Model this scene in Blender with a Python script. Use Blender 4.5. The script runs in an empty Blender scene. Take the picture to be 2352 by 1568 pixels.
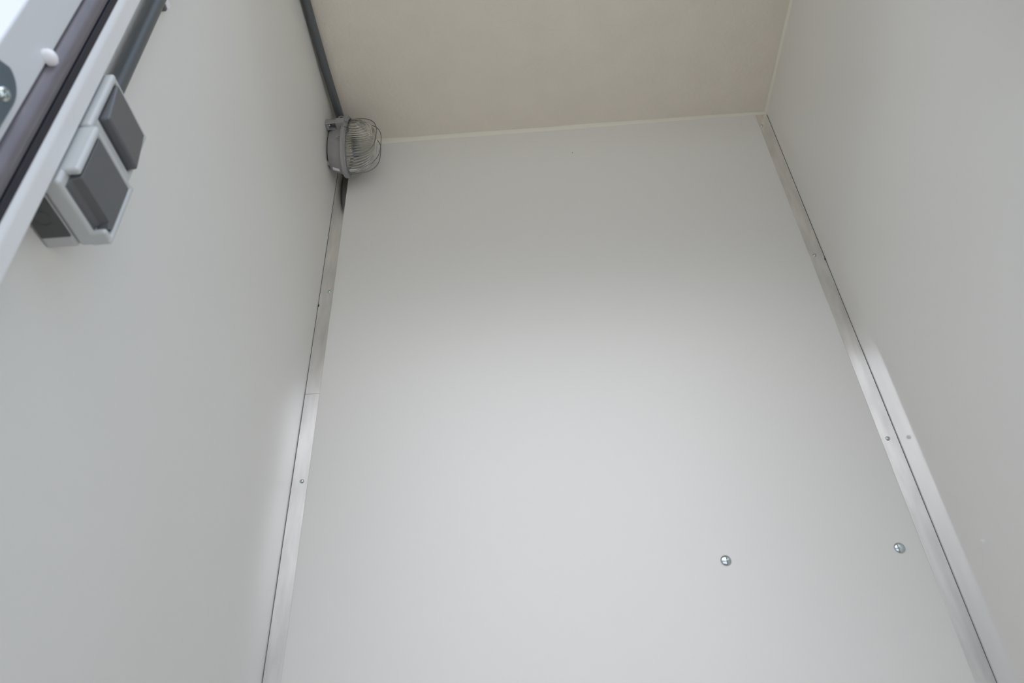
import bpy, bmesh, math, random
from mathutils import Vector, Matrix
random.seed(7)
S = bpy.context.scene
C = S.collection
PI = math.pi
CZ = 0.32                       # height of the camera above the trailer floor
W, D, H = 1.1384, 1.30, 1.7498 + CZ

# ------------------------------------------------------------------ camera
cam = bpy.data.objects.new('camera', bpy.data.cameras.new('camera'))
C.objects.link(cam)
cam.location = (0.4630, 0.0, CZ)
cam.rotation_mode = 'XYZ'
cam.rotation_euler = (2.24298, 0.04172, 0.05907)
cam.data.sensor_width = 36.0
cam.data.lens = 1803.27 / 2352 * 36.0
cam.data.clip_start = 0.02
cam.data.dof.use_dof = True
cam.data.dof.focus_distance = 1.9
cam.data.dof.aperture_fstop = 7.0
S.camera = cam

# ------------------------------------------------------------------ sky
SKY = 1.05
w = bpy.data.worlds.new('sky'); S.world = w; w.use_nodes = True
nt = w.node_tree; nt.nodes.clear()
out = nt.nodes.new('ShaderNodeOutputWorld'); bg = nt.nodes.new('ShaderNodeBackground')
tc = nt.nodes.new('ShaderNodeTexCoord'); sx = nt.nodes.new('ShaderNodeSeparateXYZ')
cr = nt.nodes.new('ShaderNodeValToRGB')
nt.links.new(tc.outputs['Generated'], sx.inputs[0]); nt.links.new(sx.outputs['Z'], cr.inputs[0])
nt.links.new(cr.outputs[0], bg.inputs[0]); nt.links.new(bg.outputs[0], out.inputs[0])
e = cr.color_ramp.elements
e[0].position = 0.0; e[0].color = (0.46, 0.50, 0.55, 1)
e[1].position = 1.0; e[1].color = (0.75, 0.89, 1.10, 1)
for pos, col in ((0.12, (0.42, 0.46, 0.50, 1)), (0.31, (0.54, 0.67, 0.87, 1)), (0.44, (0.71, 0.855, 1.07, 1)), (0.66, (0.65, 0.81, 1.07, 1))):
    k = e.new(pos); k.color = col
bg.inputs[1].default_value = SKY
# unseen bright sky band and lobe, added for the wall and strip highlights
dt = nt.nodes.new('ShaderNodeVectorMath'); dt.operation = 'DOT_PRODUCT'; dt.inputs[1].default_value = (-0.24, -0.97, 0.0)
mx = nt.nodes.new('ShaderNodeMath'); mx.operation = 'MAXIMUM'; mx.inputs[1].default_value = 0.0
pw = nt.nodes.new('ShaderNodeMath'); pw.operation = 'POWER'; pw.inputs[1].default_value = 2.2
c2 = nt.nodes.new('ShaderNodeValToRGB'); bg2 = nt.nodes.new('ShaderNodeBackground'); ash = nt.nodes.new('ShaderNodeAddShader')
q = c2.color_ramp.elements; q[0].position = 0.28; q[0].color = (0, 0, 0, 1); q[1].position = 0.85; q[1].color = (0, 0, 0, 1)
for pos, v in ((0.43, 1.0), (0.56, 1.0)):
    k = q.new(pos); k.color = (v, v*0.97, v*0.985, 1)
ad = nt.nodes.new('ShaderNodeMath'); ad.operation = 'MULTIPLY'; ad.inputs[1].default_value = 2.5
nt.links.new(tc.outputs['Generated'], dt.inputs[0]); nt.links.new(dt.outputs['Value'], mx.inputs[0]); nt.links.new(mx.outputs[0], pw.inputs[0])
dl = nt.nodes.new('ShaderNodeVectorMath'); dl.operation = 'DOT_PRODUCT'; dl.inputs[1].default_value = (0.01, -0.865, 0.502)
ml = nt.nodes.new('ShaderNodeMath'); ml.operation = 'MAXIMUM'; ml.inputs[1].default_value = 0.0
p2 = nt.nodes.new('ShaderNodeMath'); p2.operation = 'POWER'; p2.inputs[1].default_value = 36.0
am = nt.nodes.new('ShaderNodeMath'); am.operation = 'MULTIPLY'; am.inputs[1].default_value = 2.6
bg3 = nt.nodes.new('ShaderNodeBackground'); bg3.inputs[0].default_value = (1.0, 0.97, 1.0, 1); as2 = nt.nodes.new('ShaderNodeAddShader')
nt.links.new(tc.outputs['Generated'], dl.inputs[0]); nt.links.new(dl.outputs['Value'], ml.inputs[0]); nt.links.new(ml.outputs[0], p2.inputs[0])
nt.links.new(p2.outputs[0], am.inputs[0]); nt.links.new(am.outputs[0], bg3.inputs[1])
nt.links.new(sx.outputs['Z'], c2.inputs[0]); nt.links.new(c2.outputs[0], bg2.inputs[0])
nt.links.new(pw.outputs[0], ad.inputs[0]); nt.links.new(ad.outputs[0], bg2.inputs[1])
nt.links.new(bg.outputs[0], ash.inputs[0]); nt.links.new(bg2.outputs[0], ash.inputs[1]); nt.links.new(ash.outputs[0], as2.inputs[0]); nt.links.new(bg3.outputs[0], as2.inputs[1]); nt.links.new(as2.outputs[0], out.inputs[0])

# sun behind the trailer: it lights the yard, the door side stays in open shade
sun = bpy.data.objects.new('sun', bpy.data.lights.new('sun', 'SUN')); C.objects.link(sun)
sun.data.energy = 6.0; sun.data.angle = 0.02; sun.data.color = (1.0, 0.96, 0.90)
sun.rotation_euler = (-0.72, 0.12, 0.0)
w.cycles.sampling_method = 'AUTOMATIC'


S.view_settings.view_transform = 'Standard'
S.view_settings.look = 'None'
S.view_settings.gamma = 1.0
S.view_settings.use_curve_mapping = False
S.view_settings.exposure = 0.13
S.cycles.max_bounces = 24
S.cycles.diffuse_bounces = 12
S.cycles.glossy_bounces = 10
S.cycles.transmission_bounces = 16

# ------------------------------------------------------------------ materials
def mat(name, col, rough=0.5, metal=0.0, bump=0.0, bscale=60.0, bdist=0.001, var=0.0, vscale=8.0,
        ior=1.5, coat=0.0, trans=0.0, rvar=0.0, stretch=(1, 1, 1)):
    m = bpy.data.materials.new(name); m.use_nodes = True
    n = m.node_tree; b = n.nodes['Principled BSDF']
    b.inputs['Base Color'].default_value = (*col, 1); b.inputs['Roughness'].default_value = rough
    b.inputs['Metallic'].default_value = metal; b.inputs['IOR'].default_value = ior
    b.inputs['Coat Weight'].default_value = coat; b.inputs['Transmission Weight'].default_value = trans
    t = n.nodes.new('ShaderNodeTexCoord'); mp = n.nodes.new('ShaderNodeMapping')
    mp.inputs['Scale'].default_value = stretch
    n.links.new(t.outputs['Object'], mp.inputs[0])
    if var > 0 or rvar > 0:
        q = n.nodes.new('ShaderNodeTexNoise'); q.inputs['Scale'].default_value = vscale; q.inputs['Detail'].default_value = 5
        n.links.new(mp.outputs[0], q.inputs['Vector'])
        if var > 0:
            r = n.nodes.new('ShaderNodeMapRange'); r.inputs['From Min'].default_value = .3; r.inputs['From Max'].default_value = .7
            r.inputs['To Min'].default_value = 1 - var; r.inputs['To Max'].default_value = 1 + var
            x = n.nodes.new('ShaderNodeVectorMath'); x.operation = 'SCALE'; x.inputs[0].default_value = col
            n.links.new(q.outputs['Fac'], r.inputs['Value']); n.links.new(r.outputs[0], x.inputs['Scale'])
            n.links.new(x.outputs[0], b.inputs['Base Color'])
        if rvar > 0:
            r = n.nodes.new('ShaderNodeMapRange'); r.inputs['From Min'].default_value = .3; r.inputs['From Max'].default_value = .7
            r.inputs['To Min'].default_value = rough - rvar; r.inputs['To Max'].default_value = rough + rvar
            n.links.new(q.outputs['Fac'], r.inputs['Value']); n.links.new(r.outputs[0], b.inputs['Roughness'])
    if bump > 0:
        q = n.nodes.new('ShaderNodeTexNoise'); q.inputs['Scale'].default_value = bscale; q.inputs['Detail'].default_value = 3
        n.links.new(mp.outputs[0], q.inputs['Vector'])
        k = n.nodes.new('ShaderNodeBump'); k.inputs['Strength'].default_value = bump; k.inputs['Distance'].default_value = bdist
        n.links.new(q.outputs['Fac'], k.inputs['Height']); n.links.new(k.outputs[0], b.inputs['Normal'])
    return m

M = dict(
    leftwall=mat('coated_left_panel', (0.74, 0.737, 0.71), 0.36, bump=0.03, bscale=14, bdist=0.002, var=0.006, vscale=3),
    wall=mat('coated_wall_panel', (0.75, 0.742, 0.71), 0.10, bump=0.03, bscale=14, bdist=0.002, var=0.006, vscale=3),
    backwall=mat('coated_back_panel', (0.75, 0.738, 0.71), 0.41, bump=0.03, bscale=14, bdist=0.002, var=0.006, vscale=3),
    ceiling=mat('textured_ceiling', (0.78, 0.72, 0.63), 0.55, bump=0.6, bscale=95, bdist=0.002, var=0.02, vscale=12),
    floor=mat('phenolic_floor', (0.30, 0.22, 0.15), 0.5, bump=0.2, bscale=300, bdist=0.0005, var=0.1, vscale=20),
    ground=mat('concrete_yard', (0.50, 0.49, 0.46), 0.9, var=0.12, vscale=3),
    alu=mat('mill_aluminium', (0.86, 0.845, 0.83), 0.13, 1.0, rvar=0.045, var=0.12, vscale=18, stretch=(3, 1, 0.6)),
    gap=mat('dark_gap', (0.06, 0.06, 0.06), 0.8),
    sealant=mat('cream_sealant', (0.78, 0.75, 0.65), 0.5, bump=0.3, bscale=40, bdist=0.002),
    zinc=mat('zinc_plated_steel', (0.60, 0.68, 0.69), 0.10, 1.0, var=0.12, vscale=150),
    zincdark=mat('dark_recess_steel', (0.05, 0.055, 0.06), 0.4, 1.0),
    frame=mat('white_coated_frame', (0.72, 0.73, 0.74), 0.35, var=0.01),
    rubber=mat('black_rubber', (0.02, 0.02, 0.03), 0.5),
    seal=mat('grey_rubber_seal', (0.16, 0.148, 0.17), 0.32, var=0.08, vscale=30),
    profile=mat('pale_anodised_profile', (0.66, 0.68, 0.71), 0.4, 0.1),
    hinge=mat('blue_grey_plate', (0.16, 0.21, 0.26), 0.3, 0.6),
    cap=mat('white_plastic_cap', (0.85, 0.85, 0.88), 0.35),
    casing=mat('light_grey_plastic', (0.52, 0.54, 0.545), 0.26),
    dark=mat('dark_grey_plastic', (0.115, 0.12, 0.128), 0.38),
    darker=mat('dark_grey_membrane', (0.085, 0.09, 0.09), 0.5),
    conduit=mat('grey_plastic_conduit', (0.095, 0.105, 0.112), 0.33),
    lampgrey=mat('mid_grey_lamp_plastic', (0.31, 0.305, 0.31), 0.4),
    lampdark=mat('dark_lampholder', (0.07, 0.075, 0.08), 0.4),
    lampwhite=mat('white_lamp_tray', (0.72, 0.69, 0.60), 0.4),
    wire=mat('grey_coated_wire', (0.22, 0.23, 0.24), 0.35, 0.6),
    glass=mat('clear_ribbed_glass', (0.96, 0.97, 0.96), 0.02, trans=1.0, ior=1.48),
)

# ------------------------------------------------------------------ mesh helpers
def new(): return bmesh.new()
def merge(dst, src):
    me = bpy.data.meshes.new('tmp'); src.to_mesh(me); src.free(); dst.from_mesh(me); bpy.data.meshes.remove(me)
def box(bm, x0, x1, y0, y1, z0, z1, bev=0.0, seg=3):
    b = new(); bmesh.ops.create_cube(b, size=1)
    for v in b.verts:
        v.co = Vector((x0 + (v.co.x + .5) * (x1 - x0), y0 + (v.co.y + .5) * (y1 - y0), z0 + (v.co.z + .5) * (z1 - z0)))
    if bev: bmesh.ops.bevel(b, geom=b.edges[:], offset=bev, segments=seg, affect='EDGES', profile=0.5)
    merge(bm, b); return bm
def prism(bm, pts, ax, a0, a1, bev=0.0, seg=3):
    """polygon pts in the two axes other than ax, extruded along ax"""
    b = new()
    def P(p, a):
        q = list(p); q.insert(ax, a); return q
    v0 = [b.verts.new(P(p, a0)) for p in pts]; v1 = [b.verts.new(P(p, a1)) for p in pts]
    n = len(pts)
    b.faces.new(v0); b.faces.new(v1[::-1])
    for i in range(n): b.faces.new((v0[i], v1[i], v1[(i+1) % n], v0[(i+1) % n]))
    bmesh.ops.recalc_face_normals(b, faces=b.faces[:])
    if bev: bmesh.ops.bevel(b, geom=b.edges[:], offset=bev, segments=seg, affect='EDGES', profile=0.5)
    merge(bm, b); return bm
def tube(bm, path, r, n=16, closed=False):
    b = new(); path = [Vector(p) for p in path]; rings = []
    N = len(path); up = None
    for i, p in enumerate(path):
        if closed: t = (path[(i+1) % N] - path[i-1]).normalized()
        else: t = (path[min(i+1, N-1)] - path[max(i-1, 0)]).normalized()
        if up is None:
            up = Vector((0.3, 0.2, 1)).cross(t)
            if up.length < .2: up = Vector((1, 0, 0)).cross(t)
        up = (up - t * up.dot(t)).normalized(); s = t.cross(up)
        rings.append([b.verts.new(p + r * (math.cos(a) * up + math.sin(a) * s)) for a in [2*PI*k/n for k in range(n)]])
    for i in range(N if closed else N-1):
        A, B = rings[i], rings[(i+1) % N]
        for k in range(n): b.faces.new((A[k], A[(k+1) % n], B[(k+1) % n], B[k]))
    if not closed: b.faces.new(rings[0][::-1]); b.faces.new(rings[-1])
    bmesh.ops.recalc_face_normals(b, faces=b.faces[:])
    merge(bm, b); return bm
def lathe(bm, prof, n=40, M4=None):
    """prof: (radius, height) along +z"""
    b = new(); rings = []
    for r, z in prof:
        if r < 1e-6: rings.append([b.verts.new((0, 0, z))])
        else: rings.append([b.verts.new((r*math.cos(2*PI*k/n), r*math.sin(2*PI*k/n), z)) for k in range(n)])
    for A, B in zip(rings, rings[1:]):
        for k in range(n):
            a0, a1 = A[k % len(A)], A[(k+1) % len(A)]; b0, b1 = B[k % len(B)], B[(k+1) % len(B)]
            f = []
            for v in (a0, a1, b1, b0):
                if v not in f: f.append(v)
            if len(f) > 2: b.faces.new(f)
    bmesh.ops.recalc_face_normals(b, faces=b.faces[:])
    if M4: bmesh.ops.transform(b, matrix=M4, verts=b.verts[:])
    merge(bm, b); return bm
def link(name, bm, m, parent=None, smooth=True, label=None, cat=None, kind=None, group=None):
    me = bpy.data.meshes.new(name); bm.to_mesh(me); bm.free(); me.materials.append(m)
    if smooth:
        for p in me.polygons: p.use_smooth = True
        me.set_sharp_from_angle(angle=math.radians(38))
    o = bpy.data.objects.new(name, me); C.objects.link(o)
    if smooth:
        wn = o.modifiers.new('weighted_normals', 'WEIGHTED_NORMAL'); wn.keep_sharp = True; wn.weight = 100
    if parent:
        o.parent = parent; o.matrix_parent_inverse = Matrix.Translation(parent.location).inverted()
    if label: o['label'] = label
    if cat: o['category'] = cat
    if kind: o['kind'] = kind
    if group: o['group'] = group
    return o
def thing(name, loc, label, cat=None, kind=None, group=None):
    o = bpy.data.objects.new(name, None); o.empty_display_size = 0.02; C.objects.link(o); o.location = loc
    o['label'] = label
    if cat: o['category'] = cat
    if kind: o['kind'] = kind
    if group: o['group'] = group
    return o

# ------------------------------------------------------------------ the shell
Y0 = 0.410      # inner plane of the front (door) side
T = 0.03
link('wall_back', box(new(), -T, W+T, D, D+T, -0.03, H+T), M['backwall'], smooth=False, kind='structure', label='pale grey back panel of the trailer')
link('wall_left', box(new(), -T, 0, Y0+0.0255, D, -0.03, H+T), M['leftwall'], smooth=False, kind='structure', label='pale grey left panel of the trailer')
link('wall_right', box(new(), W, W+T, Y0-0.02, D, -0.03, H+T), M['wall'], smooth=False, kind='structure', label='pale grey glossy right panel of the trailer')
link('ceiling', box(new(), 0, W, Y0, D, H, H+T), M['ceiling'], smooth=False, kind='structure', label='warm off-white textured ceiling')
link('floor', box(new(), 0, W, Y0, D, -0.03, 0), M['floor'], smooth=False, kind='structure', label='brown floor board')
DT = CZ + 1.57  # top of the door opening
link('wall_front', box(box(new(), 0, W, Y0, Y0+0.0255, DT+0.03, H), W-0.095, W, Y0, Y0+0.0255, -0.03, DT+0.03), M['wall'], smooth=False, kind='structure', label='panel above and right of the door opening')
link('ground', box(new(), -30, 31, -45, 15, -0.62, -0.55), M['ground'], smooth=False, kind='structure', label='concrete yard outside')

# pinholes on the back wall
wb = bpy.data.objects['wall_back']
def on_wall(name, x, z, r, parent=wb):
    return link(name, lathe(new(), [(0, 0.0012), (r*.7, 0.0010), (r, 0.0)], 14, Matrix.Translation((x, D-0.0001, z)) @ Matrix.Rotation(PI/2, 4, 'X')), M['gap'], parent)
on_wall('pinhole', 0.6122, CZ+1.6427, 0.0011)

# door frame on the left
df = thing('door_1', (0.0, 0.40, 0), 'white door frame with black rubber seal at the open side', kind='structure')
b = prism(new(), [(-0.03, Y0+0.004), (-0.03, Y0+0.0253), (0.050, Y0+0.0253), (0.050, Y0+0.006), (0.0465, Y0), (-0.02, Y0)], 2, -0.03, DT+0.03, 0.0022, 4)
link('frame_post', b, M['frame'], df)
RX = W-0.145     # right side of the opening
b = box(new(), RX, RX+0.05, Y0, Y0+0.0253, -0.03, DT+0.03, 0.002)
link('frame_post', b, M['frame'], df)
link('lintel', box(new(), 0.05, RX, Y0, Y0+0.0253, DT, DT+0.03, 0.002), M['frame'], df)
link('rubber_gasket', box(new(), -0.02, 0.0472, 0.4021, Y0+0.0005, -0.03, DT+0.03, 0.001), M['rubber'], df, label='black rubber gasket')
b = new()
prof = [(0.000, 0.4020), (0.0440, 0.4020), (0.0450, 0.4010), (0.0450, 0.399), (0.046, 0.3985), (0.046, 0.3965), (0.050, 0.3925), (0.0515, 0.3875),
        (0.050, 0.3825), (0.046, 0.3785), (0.038, 0.376), (0.000, 0.376)]
prism(b, prof, 2, -0.03, DT+0.03)
link('door_seal', b, M['seal'], df, label='grey rubber bulb seal')
b = prism(new(), [(-0.03, 0.3275), (-0.03, 0.376), (0.046, 0.376), (0.046, 0.3275)], 2, -0.03, DT+0.03, 0.003, 4)
link('outer_profile', b, M['profile'], df, label='pale blue-grey outer frame profile')
# white cap
b = new(); lathe(b, [(0, 0.0105), (0.003, 0.0100), (0.0056, 0.0082), (0.0070, 0.005), (0.0072, 0.0), ], 28,
                 Matrix.Translation((0.046, 0.3725, CZ+0.661)) @ Matrix.Rotation(PI/2, 4, 'Y') @ Matrix.Diagonal((0.8, 1.15, 0.9, 1)))
link('rivet_cap', b, M['cap'], df, label='white plastic cap')
# lock plate
lp = link('hinge_plate', prism(new(), [(y, CZ+z) for y, z in
          [(0.325, 0.500), (0.325, 0.590)] + [(0.345+0.0205*math.sin(a), 0.578+0.024*math.cos(a)) for a in [PI/2*k/8 for k in range(9)]] +
          [(0.3655, 0.545), (0.360, 0.515), (0.350, 0.500)]], 0, 0.0458, 0.0495, 0.0008, 2), M['hinge'], df, label='blue-grey steel hinge plate')
b = lathe(new(), [(0.0024, 0.0008), (0.0028, 0.0026), (0.0050, 0.0030), (0.0062, 0.0018), (0.0066, 0)], 30, Matrix.Translation((0.0494, 0.3525, CZ+0.5745)) @ Matrix.Rotation(PI/2, 4, 'Y'))
lathe(b, [(0, 0.0008), (0.0024, 0.0008)], 6, Matrix.Translation((0.0494, 0.3525, CZ+0.5745)) @ Matrix.Rotation(PI/2, 4, 'Y'))
sc = link('screw', b, M['zinc'], lp)
sc.matrix_parent_inverse = Matrix.Identity(4)

# ------------------------------------------------------------------ aluminium strips in the corners
def screw_mesh(x, y, z, r=0.0041, tilt=0.0):
    b = new()
    X = Matrix.Translation((x, y, z)) @ Matrix.Rotation(PI/2, 4, 'X') @ Matrix.Rotation(tilt, 4, 'Y')
    lathe(b, [(0.0011, 0.0016), (0.0014, 0.0026), (r*.62, 0.0025), (r*.88, 0.0017), (r, 0.0006), (r, 0)], 28, X)
    lathe(b, [(0, 0.0014), (0.0011, 0.0016)], 6, X)
    return b
def strip(name, x0, x1, zt, screws, label, marks=(), joint=None):
    t = thing(name, ((x0+x1)/2, D, 0), label, kind='structure')
    b = new()
    segs = [(0, zt)] if joint is None else [(0, joint-0.0004), (joint+0.0004, zt)]
    for a, c in segs: box(b, x0, x1, D-0.0018, D-0.0002, a, c, 0.0002, 1)
    link('metal_strip', b, M['alu'], t)
    sgn = -1 if x0 < .5 else 1
    gx = (0.0001, x0) if x0 < .5 else (x1, W-0.0001)
    link('painted_gap_shade', box(new(), gx[0], gx[1], D-0.0009, D-0.0001, 0, zt), M['gap'], t, smooth=False)  # dark filler painted in place of the shade in the corner gap
    for sx_, sz_ in screws:
        o = link('screw', screw_mesh(sx_, D-0.0018, sz_, tilt=random.uniform(-.05, .05)), M['zinc'], t)
    for mx, mz in marks:
        link('drill_chip', box(new(), mx-0.0012, mx+0.0012, D-0.0030, D-0.0012, mz-0.003, mz+0.003, 0.0006, 2), M['gap'], t)
    return t
strip('trim_1', 0.0012, 0.0310, CZ+1.7380, [(0.0219, CZ+1.212), (0.0198, CZ+0.7314), (0.0205, CZ+0.262), (0.0205, CZ-0.22)],
      'aluminium strip screwed down the left corner, below the lamp', [(0.0018, CZ+1.1726)], joint=CZ+0.932)
strip('trim_2', W-0.0316, W-0.0014, CZ+1.7400, [(W-0.0257, CZ+1.694), (W-0.0202, CZ+1.2186), (W-0.0194, CZ+0.7396), (W-0.020, CZ+0.262), (W-0.020, CZ-0.22)],
      'aluminium strip screwed down the right corner', [(W-0.0016, CZ+1.2043)])

# ------------------------------------------------------------------ sealant beads
def bead(name, p0, p1, d1, d2, w0, w1, label, n=90):
    """triangular, slightly wavy bead in the corner running from p0 to p1; d1, d2: directions out along the two surfaces"""
    b = new(); p0, p1, d1, d2 = Vector(p0), Vector(p1), Vector(d1), Vector(d2); R = []
    ph = [random.uniform(0, 6) for _ in range(4)]
    for i in range(n+1):
        t = i/n; p = p0.lerp(p1, t)
        ws = w0 + (w1-w0)*t
        wv = 1 + .10*math.sin(7*t+ph[0]) + .07*math.sin(23*t+ph[1]) + .03*math.sin(61*t+ph[2])
        wv2 = 1 + .10*math.sin(9*t+ph[3]) + .06*math.sin(31*t+ph[0])
        a = p + d1*ws*wv + d2*0.0001; c = p + d2*ws*wv2 + d1*0.0001
        m = p + d1*ws*.40*wv + d2*ws*.40*wv2
        R.append([b.verts.new(q) for q in (p, a, m, c)])
    for A, B in zip(R, R[1:]):
        for k in range(4): b.faces.new((A[k], A[(k+1) % 4], B[(k+1) % 4], B[k]))
    b.faces.new(R[0]); b.faces.new(R[-1][::-1])
    bmesh.ops.recalc_face_normals(b, faces=b.faces[:])
    return link(name, b, M['sealant'], kind='structure', label=label)
bead('trim_3', (0, D, H), (W, D, H), (0, -1, 0), (0, 0, -1), 0.0105, 0.0050, 'cream sealant bead between ceiling and back panel')
bead('trim_4', (0, Y0+.03, H), (0, D, H), (1, 0, 0), (0, 0, -1), 0.0085, 0.0085, 'cream sealant bead between ceiling and left panel')
bead('trim_5', (W, Y0+.03, H), (W, D, H), (-1, 0, 0), (0, 0, -1), 0.0065, 0.0055, 'cream sealant bead between ceiling and right panel')

# ------------------------------------------------------------------ round bolt heads in the back wall
def bolt(x, z, rot, label):
    t = thing('round_head_bolt', (x, D, z), label, 'bolt', group='round bolts low on the back wall')
    X = Matrix.Translation((x, D, z)) @ Matrix.Rotation(PI/2, 4, 'X') @ Matrix.Rotation(rot, 4, 'Z')
    b = new(); R = 0.0094
    pr = [(0, 0.0046)] + [(R*math.sin(a), 0.0006 + 0.0040*math.cos(a)) for a in [PI/2*k/10 for k in range(1, 11)]] + [(R, 0)]
    lathe(b, pr, 48, X); link('bolt_head', b, M['zinc'], t)
    b = new()
    for (u, v, wd, hh) in ((-.002, .003, .0016, .0005), (.0015, .0033, .0016, .0005), (-.003, -.001, .0005, .0022), (-.0008, -.001, .0005, .0022), (.0014, -.001, .0005, .0022), (.003, -.001, .0005, .0022)):
        zz = 0.0006 + 0.0040*math.sqrt(max(0, 1-(u*u+v*v)/R**2))
        c = new(); box(c, u-wd/2, u+wd/2, v-hh/2, v+hh/2, zz-.0002, zz+0.00022); bmesh.ops.transform(c, matrix=X, verts=c.verts[:]); merge(b, c)
    link('raised_marks', b, M['zinc'], t)
bolt(0.7734, CZ+0.5255, 0.4, 'zinc round-head bolt in the back wall, farther from the right corner')
bolt(1.0682, CZ+0.5283, -0.5, 'zinc round-head bolt in the back wall, close to the right corner strip')

# ------------------------------------------------------------------ power socket with hinged lid
SZ = CZ + 0.567
ps = thing('power_socket', (0, 0.478, SZ), 'light grey surface-mounted power socket with dark hinged lid, below the switch', 'socket')
b = new(); box(b, 0.0002, 0.0326, 0.438, 0.5185, SZ, SZ+0.082, 0.0035, 4)
link('back_box', b, M['casing'], ps)
mb = link('cable_membrane', box(new(), 0.003, 0.0315, 0.441, 0.5035, SZ-0.0011, SZ+0.004, 0.0006, 2), M['darker'], ps, label='dark grey cable entry panel')
b = new(); tube(b, [(0.017+0.0085*math.cos(a), 0.478+0.0085*math.sin(a), SZ-0.0011) for a in [2*PI*k/32 for k in range(32)]], 0.0007, 8, True)
link('knockout_ring', b, M['darker'], mb).matrix_parent_inverse = Matrix.Identity(4)
b = new()
# front cover: a tray with a raised rim, the rim stepping back at the lower near side for the finger groove
box(b, 0.0332, 0.0530, 0.438, 0.5185, SZ, SZ+0.082, 0.0045, 5)
bb = new()
box(bb, 0.044, 0.0655, 0.4379, 0.4462, SZ+0.0160, SZ+0.0821, 0.0036, 5)
box(bb, 0.0445, 0.0652, 0.4384, 0.5181, SZ+0.0745, SZ+0.0817, 0.0033, 5)
box(bb, 0.0443, 0.0654, 0.5118, 0.5187, SZ-0.0002, SZ+0.0823, 0.0030, 5)
box(bb, 0.0446, 0.0651, 0.5020, 0.5183, SZ+0.0002, SZ+0.0075, 0.0034, 5)
merge(b, bb)
link('front_cover', b, M['casing'], ps)
b = new()
prism(b, [(0.4472, SZ+0.0165), (0.4472, SZ+0.0735), (0.5110, SZ+0.0735), (0.5110, SZ+0.0128), (0.5060, SZ+0.0085), (0.5030, SZ+0.0150), (0.4500, SZ+0.0150)], 0, 0.0505, 0.0650, 0.0012, 3)
prism(b, [(x, z) for x, z in [(0.0500, SZ+0.004), (0.0500, SZ+0.018), (0.0640, SZ+0.018), (0.0640, SZ+0.0150), (0.0565, SZ+0.0125), (0.0535, SZ+0.0090), (0.0532, SZ+0.004)]], 1, 0.4472, 0.5035, 0.0004, 1)
link('hinged_lid', b, M['dark'], ps, label='dark grey hinged lid')

# ------------------------------------------------------------------ rocker switch
WZ = CZ + 0.6595
ls = thing('light_switch', (0, 0.478, WZ), 'light grey surface-mounted switch with dark rocker, above the socket', 'switch')
b = new(); box(b, 0.0002, 0.0420, 0.438, 0.5185, WZ-0.0095, WZ+0.0775, 0.0035, 4)
link('back_box', b, M['casing'], ls)
b = new(); box(b, 0.0425, 0.0500, 0.438, 0.5185, WZ-0.0095, WZ+0.0775, 0.004, 4)
bb = new()
box(bb, 0.044, 0.0570, 0.4379, 0.4462, WZ-0.0096, WZ+0.0776, 0.0034, 5)
box(bb, 0.044, 0.0570, 0.5125, 0.5184, WZ-0.0094, WZ+0.0774, 0.0026, 5)
box(bb, 0.0445, 0.0567, 0.4384, 0.5181, WZ-0.0091, WZ+0.0105, 0.0034, 5)
box(bb, 0.0445, 0.0567, 0.4384, 0.5181, WZ+0.0715, WZ+0.0771, 0.0026, 5)
merge(b, bb)
link('front_cover', b, M['casing'], ls)
b = new(); prism(b, [(0.0500, WZ+0.0118), (0.0500, WZ+0.0706), (0.0588, WZ+0.0706), (0.0655, WZ+0.0138), (0.0640, WZ+0.0118)], 1, 0.4472, 0.5116, 0.0022, 4)
link('rocker', b, M['dark'], ls, label='dark grey rocker')

# ------------------------------------------------------------------ conduits
vx, vy, R = 0.0135, 0.4957, 0.0100
zc = H - 0.0125
b = new(); tube(b, [(vx, vy, WZ+0.0700), (vx, vy, CZ+1.2), (vx, vy, zc-0.062)], R, 40)
link('upright_conduit', b, M['conduit'], label='dark grey conduit tube running up the left panel from the switch', cat='conduit')
b = new()
path = [(vx, vy, zc-0.060)] + [(vx, vy+0.05-0.05*math.cos(a), zc-0.05+0.05*math.sin(a)) for a in [PI/2*k/10 for k in range(11)]]
path += [(0.0128, 0.75, zc), (0.0130, 0.95, zc), (0.0148, 1.07, zc-0.0010), (0.0194, 1.2130, zc-0.0025)]
tube(b, path, R, 40)
cc = link('ceiling_conduit', b, M['conduit'], label='dark grey conduit tube along the ceiling edge leading to the lamp', cat='conduit')
b = new(); lathe(b, [(0, 0.0002), (0.0088, 0.0002), (0.0104, 0.0), (0.0104, -0.0035), (0.0099, -0.0035)], 32,
                 Matrix.Translation((0.0194, 1.2132, zc-0.0025)) @ Matrix.Rotation(-PI/2, 4, 'X'))
link('open_end', b, M['rubber'], cc, label='black open tube end').matrix_parent_inverse = Matrix.Identity(4)
cl = thing('conduit_clip', (0, vy, CZ+1.034), 'small pale clip holding the upright conduit to the left panel', 'clip')
b = new(); box(b, 0.0002, 0.0085, vy+0.0103, vy+0.0320, CZ+1.033, CZ+1.045, 0.0015, 3); box(b, 0.0002, 0.0032, vy-0.012, vy+0.018, CZ+1.034, CZ+1.047, 0.0008, 2)
link('clip_body', b, M['cap'], cl)
link('clip_latch', box(new(), 0.0002, 0.0075, vy+0.0103, vy+0.0300, CZ+1.026, CZ+1.0328, 0.0012, 2), M['dark'], cl, label='dark clip latch')

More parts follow.
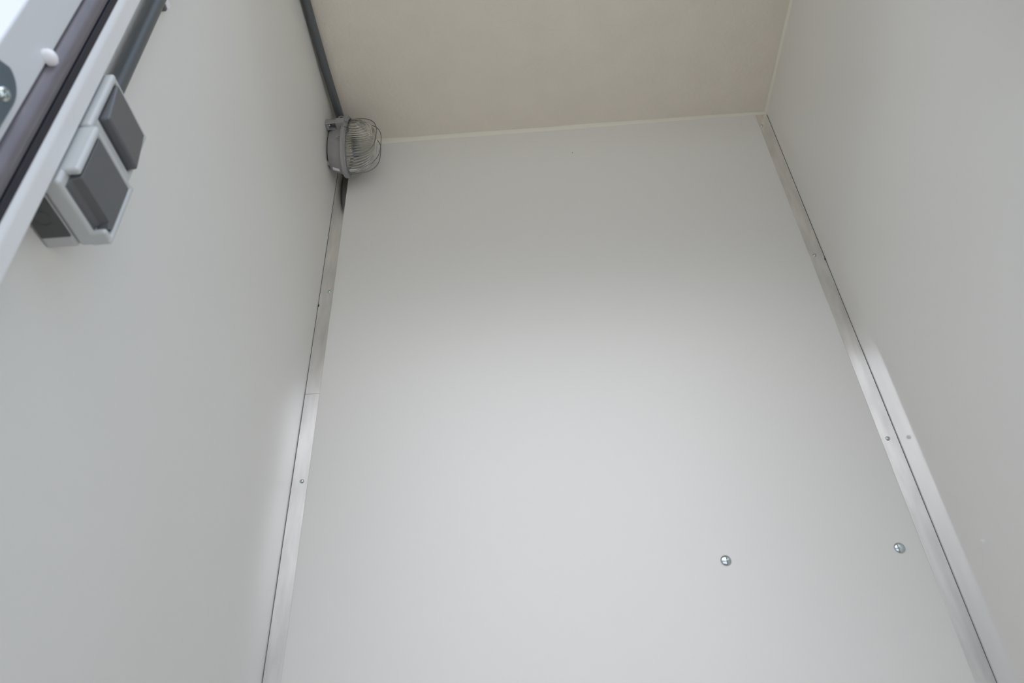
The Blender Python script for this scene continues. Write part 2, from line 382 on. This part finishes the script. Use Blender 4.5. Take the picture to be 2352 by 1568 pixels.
# ------------------------------------------------------------------ oval bulkhead lamp
LY, LZ, A, B = 1.221, CZ + 1.634, 0.098, 0.058
lamp = thing('bulkhead_lamp', (0, LY, LZ), 'grey oval bulkhead lamp with ribbed clear glass and wire cage, high in the left corner', 'lamp')
def oval(x, a, b_, n=72, p=2.15):
    r = []
    for k in range(n):
        t = 2*PI*k/n; c, s = math.cos(t), math.sin(t)
        r.append((x, LY + b_*abs(c)**(2/p)*(1 if c > 0 else -1), LZ + a*abs(s)**(2/p)*(1 if s > 0 else -1)))
    return r
def loft(bm, rings, cap0=True, cap1=True):
    b = new(); V = [[b.verts.new(q) for q in r] for r in rings]
    for P_, Q_ in zip(V, V[1:]):
        n = len(P_)
        for k in range(n): b.faces.new((P_[k], P_[(k+1) % n], Q_[(k+1) % n], Q_[k]))
    if cap0: b.faces.new(V[0][::-1])
    if cap1: b.faces.new(V[-1])
    bmesh.ops.recalc_face_normals(b, faces=b.faces[:]); merge(bm, b); return bm
b = loft(new(), [oval(x, a, c) for x, a, c in [(0.0035, 0.066, 0.036), (0.0045, 0.070, 0.0395), (0.010, 0.074, 0.042), (0.020, 0.080, 0.0455), (0.030, 0.085, 0.0485), (0.0385, 0.088, 0.050)]], True, True)
link('lamp_base', b, M['lampgrey'], lamp)
b = loft(new(), [oval(x, a, c) for x, a, c in [(0.0387, 0.0885, 0.050), (0.0387, A-0.001, B-0.001), (0.0405, A, B), (0.0460, A, B), (0.0475, A-0.002, B-0.002), (0.0475, A-0.006, B-0.006), (0.0500, A-0.0075, B-0.0075), (0.0500, A-0.010, B-0.010), (0.0387, A-0.010, B-0.010)]], False, False)
link('lamp_rim', b, M['lampgrey'], lamp)
link('reflector_tray', loft(new(), [oval(0.0392, A-0.012, B-0.012), oval(0.0440, A-0.012, B-0.012), oval(0.0440, A-0.016, B-0.016), oval(0.0400, A-0.018, B-0.018)]), M['lampwhite'], lamp, label='cream white reflector tray')
b = new(); box(b, 0.0402, 0.0640, LY-0.020, LY+0.020, LZ+0.040, LZ+0.080, 0.004, 3)
link('lampholder', b, M['lampdark'], lamp, label='dark grey lampholder')
b = new(); box(b, 0.0402, 0.0520, LY-0.015, LY+0.012, LZ-0.020, LZ+0.012, 0.003, 3)
link('terminal_block', b, M['lampwhite'], lamp, label='white terminal block')
# ribbed glass: flutes running from the rim towards a smooth crown
def even_oval(a, b_, n, p=2.15):
    m = 4000; pts = []
    for k in range(m):
        t = 2*PI*k/m; c, q = math.cos(t), math.sin(t)
        pts.append((b_*abs(c)**(2/p)*(1 if c > 0 else -1), a*abs(q)**(2/p)*(1 if q > 0 else -1)))
    cum = [0.0]
    for k in range(m): cum.append(cum[-1] + math.dist(pts[k], pts[(k+1) % m]))
    res = []; k = 0
    for i_ in range(n):
        L = cum[-1]*i_/n
        while cum[k+1] < L: k += 1
        f = (L-cum[k])/max(1e-12, cum[k+1]-cum[k]); A0, B0 = pts[k], pts[(k+1) % m]
        res.append((A0[0]+(B0[0]-A0[0])*f, A0[1]+(B0[1]-A0[1])*f))
    return res
NR = 60; NS = NR*8
def dome_shell(bm, a, b_, h, x0, amp):
    base = even_oval(a, b_, NS); rings = []
    for i_ in range(31):
        t = (PI/2)*i_/30; sc_ = max(0.0, math.cos(t))**(2/2.7); xx = x0 + h*math.sin(t)**(2/2.7)
        if i_ == 30: break
        fade = max(0.0, min(1.0, (sc_-0.42)/0.18))
        rr = []
        for k, (yy, zz) in enumerate(base):
            L = math.hypot(yy, zz); off = amp*fade*math.cos(2*PI*k/8)
            rr.append(bm.verts.new((xx, LY + yy*sc_*(1+off/L/max(sc_, .3)), LZ + zz*sc_*(1+off/L/max(sc_, .3)))))
        rings.append(rr)
    tip = bm.verts.new((x0+h, LY, LZ))
    for R0, R1 in zip(rings, rings[1:]):
        for k in range(NS): bm.faces.new((R0[k], R0[(k+1) % NS], R1[(k+1) % NS], R1[k]))
    for k in range(NS): bm.faces.new((rings[-1][k], rings[-1][(k+1) % NS], tip))
    return rings[0]
gb = new()
o1 = dome_shell(gb, A-0.0105, B-0.0105, 0.0700, 0.0465, 0.0008)
o2 = dome_shell(gb, A-0.0130, B-0.0130, 0.0675, 0.0465, 0.0)
for k in range(NS): gb.faces.new((o1[k], o1[(k+1) % NS], o2[(k+1) % NS], o2[k]))
bmesh.ops.recalc_face_normals(gb, faces=gb.faces[:])
link('glass_dome', gb, M['glass'], lamp, label='clear ribbed glass dome')
# wire cage
b = new()
tube(b, oval(0.0512, A-0.0085, B-0.0085, 96), 0.0011, 10, True)
for yo, hx, q0 in ((-0.027, 0.070, 1), (0.0, 0.0765, 1), (0.027, 0.070, 1)):
    az = (A-0.0085)*math.sqrt(1-(yo/(B-0.0085))**2); pts = []
    for k in range(49):
        t = PI*k/48; c, s = math.cos(t), math.sin(t)
        pts.append((0.0512 + hx*abs(s)**(2/2.9), LY + yo*(1 + 0.10*s), LZ + az*abs(c)**(2/2.9)*(1 if c > 0 else -1)))
    tube(b, pts, 0.00105, 10)
link('wire_cage', b, M['wire'], lamp, label='grey wire cage')
# mounting lug with its screw, foot, hinge tabs
b = new()
LZ -= 0.012
box(b, 0.0002, 0.0080, 1.1560, 1.1760, LZ+0.021, LZ+0.041, 0.0015, 2)
box(b, 0.0050, 0.0450, 1.1560, 1.1590, LZ+0.023, LZ+0.039, 0.0010, 2)
box(b, 0.0050, 0.0450, 1.1735, 1.1765, LZ+0.023, LZ+0.039, 0.0010, 2)
box(b, 0.0050, 0.0450, 1.1560, 1.1765, LZ+0.036, LZ+0.0395, 0.0010, 2)
box(b, 0.0260, 0.0460, 1.1545, 1.1770, LZ+0.020, LZ+0.041, 0.0015, 2)
lug = link('mounting_lug', b, M['lampgrey'], lamp)
s_ = link('screw', lathe(new(), [(0, 0.004), (0.0022, 0.004), (0.0036, 0.0028), (0.0042, 0.0008), (0.0042, 0)], 24,
          Matrix.Translation((0.0078, 1.1662, LZ+0.030)) @ Matrix.Rotation(PI/2, 4, 'Y')), M['zinc'], lug)
s_.matrix_parent_inverse = lug.matrix_parent_inverse.copy()
s_.matrix_parent_inverse = Matrix.Identity(4)
LZ += 0.012
b = new(); lathe(b, [(0, 0), (0.0062, 0), (0.0062, 0.024), (0.0055, 0.025), (0, 0.025)], 24, Matrix.Translation((0.0002, 1.2180, LZ-0.0640)) @ Matrix.Rotation(PI/2, 4, 'Y'))
link('mounting_foot', b, M['lampgrey'], lamp)
for (ty, tz, tx) in ((1.1760, 0.0600, 0.032), (1.1705, -0.0280, 0.036)):
    b = new(); pts = []
    for k in range(28):
        t = 2*PI*k/28
        pts.append((tx + 0.0065*math.cos(t), ty, LZ + tz + 0.0042*math.sin(t)))
    tube(b, pts, 0.0014, 8, True)
    link('hinge_tab', b, M['lampgrey'], lamp)
b = new(); tube(b, [(0.0440, 1.1640, LZ+0.024), (0.0505, 1.1655, LZ+0.026), (0.0540, 1.1700, LZ+0.020), (0.0520, 1.1680, LZ+0.008), (0.0470, 1.1640, LZ+0.004)], 0.0011, 8)
link('cage_clip', b, M['wire'], lamp)
b = new(); prism(b, [(0.012, LZ-0.0745), (0.030, LZ-0.0840), (0.030, LZ-0.0857), (0.012, LZ-0.0768)], 1, LY+0.001, LY+0.009, 0.0003, 1)
link('rating_sticker', b, M['cap'], lamp, label='small white sticker strip')
